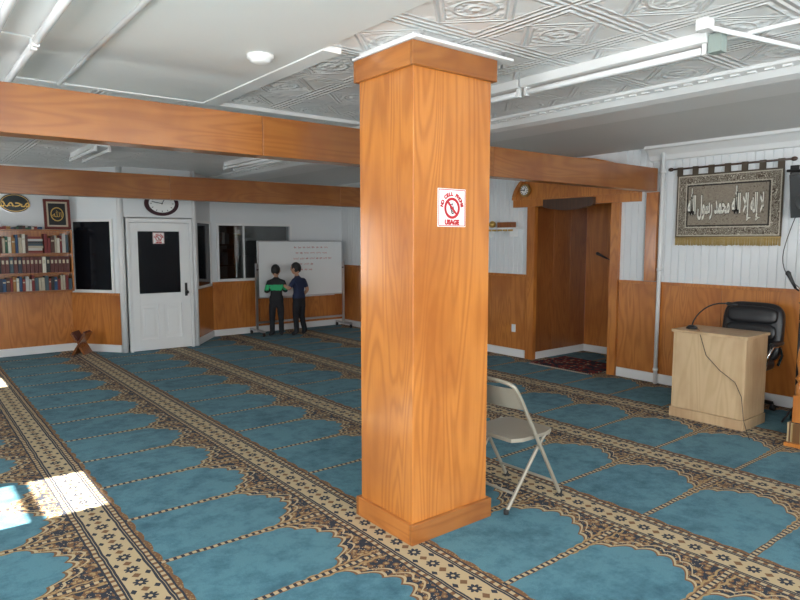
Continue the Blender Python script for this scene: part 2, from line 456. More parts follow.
for i in range(n):
    t0=pi*i/n;t1=pi*(i+1)/n
    mi.prism([outer(t0),outer(t1),outer(t1,.93),outer(t0,.93)],'X',XR-.10,XR-.0705,0)
mi.box(XR-.07,XR+.018,yc-.955,yc+.955,2.10,2.1995,0)
mi.box(XR-.05,XR+.018,NY1-.03,NY1+.10,0,2.0995,0).box(XR-.05,XR+.018,NY0-.08,NY0+.03,0,2.0995,0)
cp_=[(yc-.38,2.10)]+[(yc-.38+.76*i/20,2.10-.05*math.sin(pi*i/20)-.02) for i in range(21)]+[(yc+.38,2.10),(yc+.38,2.18),(yc-.38,2.18)]
mi.prism(cp_,'X',XR-.14,XR-.071,1)
mi.done()
B('trim_3',[M_wood]).box(XR-.045,XR-.001,3.86,4.0,1.18,2.195).done(.003)
pp=B('wall_pipe',[M_trimw]); pp.tube([(XR-.06,3.80,.0),(XR-.06,3.80,H)],.022,0,14)
for z in (.15,1.3,2.4): pp.lathe([(.03,0),(.03,.03)],(XR-.06,3.80,z)); pp.box(XR-.06,XR,3.79,3.81,z,z+.03)
pp.done()
M_rug,nt,b=newmat('red_rug',rough=.95); g,(x,y,z)=pos(nt); vr=voro(nt,comb(nt,x,y,0.0),14); 
c=mixc(nt,vr.lt(.25),(.22,.025,.02),(.40,.32,.22)); c=mixc(nt,vr.gt(.55),c,(.02,.02,.04)); nt.links.new(c,b.inputs['Base Color'])
rg=B('niche_rug',[M_rug,newmat('rug_fringe',(.5,.45,.35),.9)[0]]).box(6.62,7.36,4.56,5.50,.001,.012,0)
for i in range(30): rg.box(6.57,6.62,4.57+i*.031,4.585+i*.031,.002,.008,1)
rg.done()
tr=B('trim_4',[M_trimw])
for q in ((YB,3.98),(6.1,YF)):
    tr.prism([(XR,H-.0),(XR-.16,H),(XR-.16,H-.03),(XR-.12,H-.04),(XR-.05,H-.10),(XR-.03,H-.15),(XR,H-.16)],'Y',*q)
tr.done()
tr=B('trim_5',[M_trimw])
tr.prism([(4.12,H),(4.12,H-.02),(4.18,H-.035),(4.22,H-.07),(4.30,H-.085),(4.36,H-.085),(4.40,H-.05),(4.86,H-.05),(4.90,H-.03),(4.90,H)],'Y',YB,YF)
for i in range(130):
    yy=YB+.05+i*.10
    tr.box(4.145,4.17,yy,yy+.05,H-.035,H-.018)
tr.done()
tr=B('trim_6',[M_trimw])
tr.prism([(XL,H),(XL+.001,H-.1),(XL+.03,H-.09),(XL+.1,H-.02),(XL+.1,H)],'Y',YB,YF)
tr.box(XL+.1,4.1,YF-.10,YF,H-.06,H).box(XL+.1,4.1,YF-.06,YF,H-.12,H-.06)
tr.box(1.87,1.99,3.02,4.72,H-.03,H)
for y0 in (4.72,7.2): tr.box(XL+.1,4.1,y0,y0+.05,H-.03,H)
tr.done(.003)

# ---------------------------------------------------------------- beams & column
def beam(name,y0,y1,z0,z1,x0,x1,joints):
    b=B(name,[M_woodX_shaded]); xs=[x0]+joints+[x1]
    for i in range(len(xs)-1): b.box(xs[i]+.001,xs[i+1]-.001,y0,y1,z0,z1)
    return b.done(.004)
beam('ceiling_beam',3.85,4.00,2.20,2.455,XL+.002,XR-.075,[1.92,4.1])
beam('ceiling_beam.001',7.95,8.10,2.15,2.44,XL+.002,XR-.03,[2.7,5.2])
cb=B('wooden_column',[M_wood,M_woodX_shaded,M_woodY,M_trimw])
x0,x1,y0,y1=2.115,2.685,2.55,3.03
cb.box(x0,x1,y0,y1,0,2.66,0)
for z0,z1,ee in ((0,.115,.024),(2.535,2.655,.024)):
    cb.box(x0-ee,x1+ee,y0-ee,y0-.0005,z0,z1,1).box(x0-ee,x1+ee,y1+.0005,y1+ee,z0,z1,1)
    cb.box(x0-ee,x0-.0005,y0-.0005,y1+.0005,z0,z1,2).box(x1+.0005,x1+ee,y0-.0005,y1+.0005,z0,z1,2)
cb.box(x0-.03,x1+.12,y0-.06,y1+.03,2.657,2.672,3).box(x0,x1+.05,y0,y1,2.672,H-.0005,3)
cb.done(.004)

# ---------------------------------------------------------------- ceiling fixtures
def fixture(name,x,ya,yb,tubes=2,w=.11,z=H):
    b=B(name,[M_trimw,M_tube,M_alu])
    b.box(x-w/2,x+w/2,ya,yb,z-.055,z-.0005,0)
    for k in range(tubes):
        xx=x+(k-(tubes-1)/2)*w*1.0
        b.tube([(xx,ya+.04,z-.085),(xx,yb-.04,z-.085)],.019,1,12)
        for yy in (ya+.01,yb-.035): b.box(xx-.015,xx+.015,yy,yy+.025,z-.108,z-.05,0)
    return b.done(.003)
fixture('fluorescent_fixture',3.30,1.62,2.84,1,.09)
fixture('fluorescent_fixture.001',3.30,2.86,4.08,1,.09)
fixture('fluorescent_fixture.002',.50,2.35,3.55,2,.17,H-.022)
fixture('fluorescent_fixture.003',.50,3.58,4.68,2,.17,H-.022)
fixture('fluorescent_fixture.004',1.80,7.35,8.60,2,.14)
fixture('fluorescent_fixture.005',3.62,6.95,8.30,2,.14)
fixture('fluorescent_fixture.006',3.62,4.6,5.85,2,.14)
cd=B('ceiling_conduit',[M_trimw])
cd.tube([(.90,-2.5,H-.036),(.90,4.70,H-.036)],.013,0,10)
cd.done()
M_jb=newmat('grey_green_box',(.30,.36,.33),.5)[0]
cd=B('ceiling_conduit.001',[M_trimw,M_jb])
cd.tube([(3.05,1.56,H-.03),(3.84,1.40,H-.03),(6.6,.84,H-.03)],.012,0,10)
cd.tube([(3.42,-2.5,H-.014),(3.42,1.5,H-.014),(3.42,6.5,H-.014)],.012,0,10)
cd.box(3.07,3.13,1.52,1.58,H-.05,H,0); cd.box(3.27,3.33,1.55,1.615,H-.11,H-.02,1)
cd.done()
sd=B('smoke_detector',[M_white,M_black])
sd.lathe([(.075,0),(.075,-.018),(.062,-.022),(.058,-.036),(.03,-.045),(.001,-.045)],(1.66,3.34,H-.022))
sd.done()

# ---------------------------------------------------------------- bookcase
M_books,nt,b=newmat('book_spines',rough=.55)
g=nt.nodes.new('ShaderNodeNewGeometry'); cr=nt.nodes.new('ShaderNodeValToRGB'); cr.color_ramp.interpolation='CONSTANT'
cols=[(.02,.02,.02),(.22,.03,.02),(.45,.38,.28),(.02,.06,.14),(.08,.03,.02),(.02,.09,.05),(.65,.60,.50),(.18,.02,.02),(.03,.03,.05),(.32,.15,.04),(.5,.48,.44),(.05,.08,.10)]
while len(cr.color_ramp.elements)<len(cols): cr.color_ramp.elements.new(.5)
for i,c in enumerate(cols): cr.color_ramp.elements[i].position=i/len(cols); cr.color_ramp.elements[i].color=(*c,1)
nt.links.new(g.outputs['Random Per Island'],cr.inputs[0]); nt.links.new(cr.outputs[0],b.inputs['Base Color'])
M_bred=newmat('book_maroon_set',(.10,.018,.014),.45)[0]; M_bgold=newmat('book_gilt',(.50,.43,.30),.4)[0]
bc=B('bookcase',[M_wood,M_woodX_shaded])
bx0,bx1,by0,by1=.55,2.02,10.17,10.42; z0,z1=.915,1.80
bc.box(bx0,bx0+.02,by0,by1,z0,z1).box(bx1-.02,bx1,by0,by1,z0,z1).box(bx0+.02,bx1-.02,by1-.01,by1,z0,z1)
sh=[.915,1.17,1.45,1.78]
for z in sh: bc.box(bx0+.02,bx1-.02,by0,by1-.01,z,z+.02,1)
bco=bc.done(.002)
bk=B('books_on_shelves',[M_books,M_bred,M_bgold])
for si,z in enumerate(sh[:3]):
    x=bx0+.025; hmax=(.225,.25,.29)[si]
    while x<bx1-.055:
        w=random.uniform(.024,.046); h=random.uniform(.70,.98)*hmax
        dp=random.uniform(.14,.19)
        if si==2 and 1.45<x<1.53:
            for k in range(7): bk.box(1.46,1.46+.16+.03*random.random(),by0+.02,by0+.2,z+.021+k*.033,z+.052+k*.033,0)
            x=1.66; continue
        if si==1:
            w=.046; h=.225; bk.box(x,x+w,by0+.02,by0+.02+dp,z+.021,z+.021+h,1 if random.random()<.8 else 0)
            bk.box(x+.010,x+w-.010,by0+.018,by0+.02,z+.15,z+.20,2)
        else:
            bk.box(x,x+w,by0+.02,by0+.02+dp,z+.021,z+.021+h,0)
            if random.random()<.5: bk.box(x+.004,x+w-.004,by0+.018,by0+.02,z+.021+h*.68,z+.021+h*.78,2)
        x+=w+.004
x=.8
while x<1.62:
    w=random.uniform(.02,.05); bk.box(x,x+w,by0+.03,by0+.2,1.802,1.802+random.uniform(.02,.05),0); x+=w+.002
bk.done(parent=bco)
M_frame=newmat('maroon_frame',(.14,.02,.015),.35)[0]; M_mat=newmat('frame_cream',(.55,.48,.36),.6)[0]
fr=B('framed_calligraphy_picture',[M_frame,M_mat,M_black,M_gold])
Mf=faceY((1.86,10.30,2.02))@Matrix.Rotation(radians(-6),4,'X')
fr.box(-.155,.155,-.20,.20,0,.012,1,Mf)
for q in ((-.17,-.135,-.215,.215),(.135,.17,-.215,.215),(-.135,.135,.18,.215),(-.135,.135,-.215,-.18)): fr.box(*q,0,.028,0,Mf)
fr.box(-.11,.11,-.155,.155,.012,.015,2,Mf)
for i in range(24):
    t0=2*pi*i/24;t1=2*pi*(i+1)/24
    for R,r in ((.085,.072),):
        fr.prism([(R*math.cos(t0),R*1.2*math.sin(t0)),(R*math.cos(t1),R*1.2*math.sin(t1)),(r*math.cos(t1),r*1.2*math.sin(t1)),(r*math.cos(t0),r*1.2*math.sin(t0))],'Z',.015,.018,3,Mf)
fo=fr.done()
text('calligraphy','\uFDF2',Mf@Matrix.Translation((0,-.01,.016)),.10,M_gold,fo)
M_gr=newmat('plaque_green_black',(.01,.02,.022),.3)[0]
ov=B('oval_calligraphy_plaque',[M_gr,M_gold,M_alu])
Mo=faceY((1.36,YF-.003,2.17))
el=lambda a,b,n=36:[(a*math.cos(2*pi*i/n),b*math.sin(2*pi*i/n)) for i in range(n)]
ov.prism(el(.20,.145),'Z',0,.015,2,Mo).prism(el(.185,.13),'Z',.015,.02,0,Mo)
o1,o2=el(.172,.118),el(.164,.11)
for i in range(36):
    j=(i+1)%36; ov.prism([o1[i],o1[j],o2[j],o2[i]],'Z',.02,.023,1,Mo)
oo=ov.done(); text('calligraphy','\uFEAA\uFEE4\uFEA4\uFEE3',Mo@Matrix.Translation((0,0,.021)),.17,M_gold,oo,offset=.002)
def clock(name,Mx,rx,ry,face,rim,hands):
    c=B(name,[rim,face,hands]); c.prism(el(rx,ry),'Z',0,.03,0,Mx,True); c.prism(el(rx*.76,ry*.74),'Z',.03,.034,1,Mx)
    for i in range(12):
        t=2*pi*i/12; R=.64; Mt=Mx@Matrix.Translation((rx*R*math.cos(t),ry*R*math.sin(t),0))@Matrix.Rotation(t,4,'Z')
        c.box(-.012,.012,-.004,.004,.034,.036,2,Mt)
    for an,l in ((60,.45),(170,.6)):
        Mt=Mx@Matrix.Rotation(radians(an),4,'Z'); c.box(-.01,l*rx,-.005,.005,.036,.038,2,Mt)
    c.ell((0,0,.036),.012,.012,.006,2,Mx,nu=10,nv=6)
    return c.done()
clock('wall_clock',faceY((3.14,9.655,2.19)),.25,.18,M_white,newmat('clock_rim',(.04,.01,.015),.3)[0],M_black)
clock('wall_clock.001',faceX((XR-.102,5.74,2.32)),.085,.085,M_white,M_brass,M_black)

rs=B('wall_shelf',[M_trimw,M_gold,M_wooddk])
rs.box(XR-.20,XR-.001,5.86,6.55,1.80,1.825,0).box(XR-.17,XR-.001,5.95,5.97,1.70,1.80,0).box(XR-.17,XR-.001,6.42,6.44,1.70,1.80,0)
for i in range(6): rs.box(XR-.19,XR-.17,5.90+i*.10,5.97+i*.10,1.775,1.80,1)
rs.box(XR-.16,XR-.05,5.95,6.20,1.826,1.90,2).ell((XR-.10,6.35,1.875),.05,.05,.05,1)
rs.done()
ou=B('wall_outlet_cover',[M_trimw]); ou.box(XR-.028,XR-.02,5.95,6.02,.35,.46); ou.done(.002)

# ---------------------------------------------------------------- whiteboard
M_wbd=newmat('whiteboard_surface',(.82,.84,.84),.15)[0]; M_mark=newmat('red_marker',(.6,.2,.18),.5)[0]
w=B('rolling_whiteboard',[M_wbd,M_alu,M_black,M_mark])
wx0,wx1,wy,wz0,wz1=4.90,6.60,10.08,.66,1.62
w.box(wx0,wx1,wy,wy+.02,wz0,wz1,0)
for q in ((wx0-.02,wx0,wz0-.02,wz1+.02),(wx1,wx1+.02,wz0-.02,wz1+.02),(wx0,wx1,wz0-.02,wz0),(wx0,wx1,wz1,wz1+.02)): w.box(q[0],q[1],wy-.006,wy+.026,q[2],q[3],1)
w.box(wx0+.2,wx1-.2,wy-.06,wy-.006,wz0-.03,wz0-.015,1)
for xx in (wx0-.045,wx1+.045):
    w.box(xx-.018,xx+.018,wy-.005,wy+.03,.10,1.25,1)
    w.box(xx-.02,xx+.02,wy-.26,wy+.26,.07,.10,1)
    w.tube([(xx,wy+.01,1.14),(xx+(.04 if xx<5.5 else -.04),wy+.01,1.14)],.018,2)
    for yy in (wy-.24,wy+.24):
        w.tube([(xx-.012,yy,.032),(xx+.012,yy,.032)],.031,2,16); w.box(xx-.016,xx+.016,yy-.015,yy+.015,.05,.075,2)
w.box(wx0-.045,wx1+.045,wy+.0,wy+.025,.20,.235,1)
for ln in range(5):
    x=6.35-.1*random.random()-(.0 if ln<3 else .3); z=wz1-.10-ln*.10
    xx=5.55+random.random()*.1
    while xx<x:
        L=random.uniform(.04,.11); pts=[]
        for k in range(9): pts.append((xx+L*k/8,wy-.001,z+.016*math.sin(k*2.3+ln)+random.uniform(-.006,.006)))
        w.tube(pts,.0036,3,4); xx+=L+.035
w.done()

# ---------------------------------------------------------------- rehal
rh=B('quran_stand',[M_wooddk,M_bred,M_mat])
Mh=Matrix.Translation((2.05,10.02,0))@Matrix.Rotation(radians(-35),4,'Z')
for sg_ in (1,-1):
    Mk=Mh@Matrix.Translation((0,0,.15))@Matrix.Rotation(sg_*radians(30),4,'Y')
    for k in range(4): rh.box(-.010,.010,-.13+k*.066+(.0 if sg_>0 else .033),-.13+k*.066+.032+(.0 if sg_>0 else .033),-.168,.18,0,Mk)
    rh.box(-.012,.012,-.13,.13,.04,.19,0,Mk); rh.box(-.012,.012,-.13,.13,-.165,-.05,0,Mk)
    rh.box(-.014-.014*sg_,.014-.014*sg_,-.10,.10,.05,.20,1,Mk)
rh.done()

# ---------------------------------------------------------------- podium
pd=B('podium',[M_oak,M_black])
px0,px1,py0,py1,pz=5.66,6.10,2.35,3.00,.80
pd.box(px0,px0+.02,py0,py1,.09,pz).box(px0+.02,px1,py0,py0+.02,.09,pz).box(px0+.02,px1,py1-.02,py1,.09,pz)
pd.box(px0-.012,px1,py0-.012,py0,.0,.09).box(px0-.012,px1,py1,py1+.012,0,.09).box(px0-.012,px0,py0,py1,0,.09).box(px0,px1,py0,py1,0,.085)
pd.box(px0-.015,px1+.01,py0-.015,py1+.015,pz,pz+.025).box(px0+.02,px1-.02,py0+.02,py1-.02,.42,.44)
po=pd.done(.004)
mc=B('gooseneck_microphone',[M_black,M_chrome])
zt=pz+.0255
mc.lathe([(.05,0),(.05,.012),(.03,.03),(.012,.035)],(5.80,2.90,zt))
pts=[(5.80,2.90,zt+.03)]+[(5.80+.02*math.sin(k/8*pi),2.90-.30*(k/8)**1.6,zt+.03+.23*math.sin(k/8*pi/2)) for k in range(1,9)]
mc.tube(pts,.0065,0,8)
e=Vector(pts[-1]); mc.tube([e,e+Vector((0,-.02,.0)),e+Vector((0,-.08,-.005)),e+Vector((0,-.10,-.006))],[.008,.016,.016,.008],0,12)
mc.tube([(5.80,2.86,zt+.012),(5.70,2.78,zt+.006),(5.642,2.74,zt-.03),(5.642,2.68,.62),(5.642,2.55,.50),(5.642,2.42,.42),(5.642,2.36,.30),(5.635,2.33,.1),(5.60,2.28,.006),(5.45,2.2,.006)],.0028,0,6)
mc.done(parent=po)

# ---------------------------------------------------------------- office chair
oc=B('office_chair',[M_leather,M_black,M_chrome])
cx,cy=6.42,2.70
Mb=Matrix.Translation((cx+.20,cy,.75))@Matrix.Rotation(radians(8),4,'Y')
oc.ell((0,0,0),.055,.285,.29,0,Mb,p=.45,nu=32,nv=20)
for k in (-1,0,1): oc.ell((-.045,0,.16*k),.035,.24,.09,0,Mb,p=.6,nu=24,nv=14)
oc.ell((cx-.03,cy,.46),.25,.255,.06,0,None,p=.45,nu=32,nv=14)
for sy in (-1,1):
    oc.tube([(cx+.15,cy+sy*.27,.45),(cx+.16,cy+sy*.30,.55),(cx+.08,cy+sy*.31,.66),(cx-.10,cy+sy*.31,.66),(cx-.17,cy+sy*.30,.58),(cx-.12,cy+sy*.26,.45)],.015,2,10)
    oc.ell((cx-.01,cy+sy*.31,.68),.13,.03,.02,0,None,p=.6)
oc.tube([(cx,cy,.42),(cx,cy,.10)],.03,1,14); oc.tube([(cx+.1,cy,.42),(cx+.24,cy,.42),(cx+.25,cy,.7)],.022,1,10)
for k in range(5):
    t=2*pi*k/5+.3; e=Vector((cx+.29*math.cos(t),cy+.29*math.sin(t),.075))
    oc.tube([(cx,cy,.11),e],[.03,.018],1,10)
    oc.tube([e+Vector((0,-.02,-.045)),e+Vector((0,.02,-.045))],.029,1,14); oc.tube([e,e+Vector((0,0,-.045))],.01,1,8)
oc.done()

# ---------------------------------------------------------------- folding chair (faces +X)
fc=B('folding_chair',[M_beige,M_rubber])
Mc=Matrix.Translation((3.04,2.69,0))@Matrix.Rotation(radians(2),4,'Z')
hw=.225
def rr_(pts,n=6):
    P=[Vector(p) for p in pts]
    for _ in range(2):
        Q=[P[0]]
        for i in range(len(P)-1): Q+= [P[i]*.75+P[i+1]*.25,P[i]*.25+P[i+1]*.75]
        Q.append(P[-1]); P=Q
    return P
fc.tube(rr_([(.25,-hw,.01),(-.02,-hw,.46),(-.20,-hw,.76),(-.23,-hw+.03,.80),(-.235,0,.81),(-.23,hw-.03,.80),(-.20,hw,.76),(-.02,hw,.46),(.25,hw,.01)]),.0125,0,10,Mc)
fc.tube(rr_([(-.25,-hw+.03,.01),(.10,-hw+.03,.42),(.16,-hw+.03,.44)]),.0115,0,10,Mc)
fc.tube(rr_([(-.25,hw-.03,.01),(.10,hw-.03,.42),(.16,hw-.03,.44)]),.0115,0,10,Mc)
fc.tube([(-.17,-hw+.03,.105),(-.17,hw-.03,.105)],.009,0,8,Mc); fc.tube([(.19,-hw,.105),(.19,hw,.105)],.009,0,8,Mc)
for p in ((.25,-hw),(.25,hw),(-.25,-hw+.03),(-.25,hw-.03)): fc.tube([(*p,.0),(*p,.03)],.016,1,10,Mc)
n=10
for i in range(n):
    ya=-hw+.01+(2*hw-.02)*i/n; yb=-hw+.01+(2*hw-.02)*(i+1)/n
    cv=lambda y:-.035*(1-(y/hw)**2)
    for (xa,za,xb,zb) in ((-.118,.625,-.195,.765),):
        A=[(xa+cv(ya),ya,za),(xa+cv(yb),yb,za),(xb+cv(yb),yb,zb),(xb+cv(ya),ya,zb)]
        Bk=[(p[0]-.008,p[1],p[2]) for p in A]
        fc.quad([Mc@Vector(p) for p in A],0,True); fc.quad([Mc@Vector(p) for p in Bk[::-1]],0,True)
        fc.quad([Mc@Vector(p) for p in (A[2],A[3],Bk[3],Bk[2])]); fc.quad([Mc@Vector(p) for p in (A[0],A[1],Bk[1],Bk[0])])
sp=[(-.17,-.16),(-.10,-.195),(.15,-.205),(.22,-.17),(.235,0),(.22,.17),(.15,.205),(-.10,.195),(-.17,.16)]
fc.prism(sp,'Z',.415,.44,0,Mc)
fc.done(.003)

# ---------------------------------------------------------------- microphone stands
def micstand(name,x,y,h,ax,ay,L,dz,lr=.20):
    b=B(name,[M_black,M_alu])
    for k in range(3):
        t=2*pi*k/3+.55; b.tube([(x,y,.16),(x+lr*math.cos(t),y+lr*math.sin(t),.012)],.009,0,8)
    b.tube([(x,y,.10),(x,y,h)],.010,0,10); b.lathe([(.018,0),(.018,.06)],(x,y,h-.03))
    q=Vector((ax,ay,0)).normalized(); s=Vector((x,y,h)); e=s+q*L+Vector((0,0,dz))
    b.tube([s-q*.12-Vector((0,0,dz*.3)),e],.007,0,8)
    dr=(e-s).normalized(); b.tube([e,e+dr*.05,e+dr*.12,e+dr*.15,e+dr*.17],[.011,.014,.018,.024,.012],0,12)
    return b.done()
micstand('microphone_stand',7.66,4.82,1.30,-.2,.6,.20,.10)
micstand('microphone_stand.001',6.30,2.17,1.12,-.05,.6,.05,.10,.13)
cbl=B('wall_cable',[M_black])
cbl.tube(rr_([(XR-.03,2.40,2.0),(XR-.03,2.50,1.7),(XR-.03,2.55,1.45),(XR-.04,2.46,1.25),(XR-.05,2.36,1.2),(6.40,2.19,1.1)]),.004,0,6); cbl.done()
sp_=B('wall_speaker',[M_black,M_alu])
Msp=Matrix.Translation((XR-.19,2.30,2.08))@Matrix.Rotation(radians(-12),4,'Y')@Matrix.Rotation(radians(12),4,'Z')
sp_.box(-.12,.10,-.12,.12,-.20,.20,0,Msp); sp_.lathe([(.085,0),(.085,.006),(.07,.004),(.02,.001)],(0,0,0),0,24,Msp@Matrix.Translation((-.12,0,-.06))@Matrix.Rotation(-pi/2,4,'Y'))
sp_.lathe([(.04,0),(.04,.006),(.01,.002)],(0,0,0),0,20,Msp@Matrix.Translation((-.12,0,.12))@Matrix.Rotation(-pi/2,4,'Y'))
sp_.tube([(XR-.005,2.48,2.31),(XR-.12,2.50,2.31),(XR-.2,2.30,2.29)],.014,0,8); sp_.box(XR-.012,XR-.001,2.44,2.52,2.25,2.37,0)
sp_.done(.004)

# ---------------------------------------------------------------- minbar
mb=B('minbar',[M_wood,M_carpet,M_woodX_shaded])
def spindle(x,y,z0,z1,r=.022):
    L=z1-z0; pr=[(r,0),(r,.10),(r*.6,.14),(r*1.1,.18),(r*.55,.22),(r*1.05,.36),(r*.9,.45),(r*.5,.58),(r*.45,.74),(r*1.0,.80),(r*.55,.84),(r,.88),(r,1)]
    mb.lathe([(a,b*L) for a,b in pr],(x,y,z0),0,14)
mb.box(5.52,6.75,1.0,1.97,0,.03,0)
mb.box(5.55,6.75,1.0,1.96,.03,.19,1).box(5.85,6.75,1.0,1.96,.19,.38,0).box(6.15,6.75,1.0,1.96,.38,.57,0)
for (x,z0,z1) in ((5.62,.19,1.28),(6.70,.57,1.65)):
    for y in (1.90,1.05):
        mb.box(x-.04,x+.04,y-.04,y+.04,z0,z0+.22); spindle(x,y,z0+.22,z1-.12,.04); mb.box(x-.04,x+.04,y-.04,y+.04,z1-.12,z1); mb.ell((x,y,z1+.04),.035,.035,.045)
for y in (1.90,1.05):
    for i in range(7):
        x=5.75+i*.125; zz=.19 if x<5.85 else (.38 if x<6.15 else .57); spindle(x,y,zz,1.18+.34*(x-5.62)/1.08)
    mb.tube([(5.62,y,1.20),(6.70,y,1.55)],.03,2,10)
mb.done(.003)

# ---------------------------------------------------------------- tapestry
M_tap,nt,b=newmat('woven_tapestry',rough=.95)
g,(x,y,z)=pos(nt)
TY0,TY1,TZ0,TZ1=2.56,3.64,1.68,2.36
dy=(y-(TY0+TY1)/2).abs(); dz=(z-(TZ0+TZ1)/2).abs()
ed=(((TY1-TY0)/2)-dy).mn(((TZ1-TZ0)/2)-dz)
v1=comb(nt,x,y,z)
base=mixc(nt,noise(nt,v1,70,2),(.24,.20,.155),(.33,.28,.22))
sc=((noise(nt,v1,11,1,.5,1.5)*28.0).sin().abs())
field=mixc(nt,(sc.lt(.20)),base,(.10,.075,.055))
sc2=((noise(nt,v1,14,1,.5,2.0)*26.0).sin().abs())
bord=mixc(nt,sc2.lt(.45),(.10,.075,.055),(.52,.47,.38))
c=mixc(nt,ed.lt(.125),field,bord)
c=mixc(nt,(ed-.125).abs().lt(.007),c,(.03,.025,.02)); c=mixc(nt,(ed-.108).abs().lt(.005),c,(.52,.47,.38))
c=mixc(nt,(ed-.022).abs().lt(.005),c,(.52,.47,.38)); c=mixc(nt,ed.lt(.015),c,(.09,.07,.05))
nt.links.new(c,b.inputs['Base Color']); bump(nt,b,noise(nt,v1,300,2),.4,.003)
M_fringe=newmat('gold_fringe',(.42,.30,.12),.8)[0]; M_ink=newmat('calligraphy_black_thread',(.020,.016,.013),.9)[0]; M_cre=newmat('calligraphy_cream_thread',(.78,.75,.66),.9)[0]
tp=B('calligraphy_tapestry',[M_tap,M_fringe,M_darkwood,M_gold])
XT=XR-.035
nn=24
for i in range(nn):
    ya=TY0+(TY1-TY0)*i/nn; yb=TY0+(TY1-TY0)*(i+1)/nn; wv=lambda y:.004*math.sin(y*15)
    za,zb=TZ0,TZ1
    tp.quad([(XT+wv(ya),ya,za),(XT+wv(yb),yb,za),(XT,yb,zb),(XT,ya,zb)],0,True)
    tp.quad([(XT+.006+wv(ya),ya,za),(XT+.006,ya,zb),(XT+.006,yb,zb),(XT+.006+wv(yb),yb,za)],0,True)
for i in range(90):
    y=TY0+(TY1-TY0)*(i+.5)/90; l=.085+random.uniform(-.006,.006)
    tp.tube([(XT,y,TZ0+.004),(XT-.002,y+random.uniform(-.002,.002),TZ0-l)],.0055,1,5)
tp.tube([(XT,TY0,TZ0),(XT,TY1,TZ0)],.008,1,6)
for i in range(7):
    y=TY0+.03+(TY1-TY0-.06)*i/6
    tp.box(XT-.010,XT+.004,y-.03,y+.03,TZ1-.01,TZ1+.085,0)
tp.tube([(XT,TY0-.07,TZ1+.07),(XT,TY1+.07,TZ1+.07)],.011,2,10)
for y in (TY0-.08,TY1+.08): tp.ell((XT,y,TZ1+.07),.022,.03,.022,2)
to=tp.done()
ART='\uFDF2 \uFEDD\uFEEE\uFEB3\uFEAD \uFEAA\uFEE4\uFEA4\uFEE3 \uFDF2 \uFEFB\uFE87 \uFEEA\uFEDF\uFE87 \uFEFB'
bpy.context.view_layer.update()
for kk,(m_,of,dx) in enumerate(((M_ink,.010,.008),(M_cre,.0055,.011))):
    t_=text('calligraphy_%d'%kk,ART,Matrix.Identity(4),.18,m_,None,offset=of)
    bpy.context.view_layer.update()
    if kk==0: wd_=max(t_.dimensions.x,.01); hd_=max(t_.dimensions.y,.01)
    t_.matrix_world=faceX((XT-dx,3.115,2.015))@Matrix.Diagonal((.78/wd_,.38/hd_,1,1)); t_.parent=to

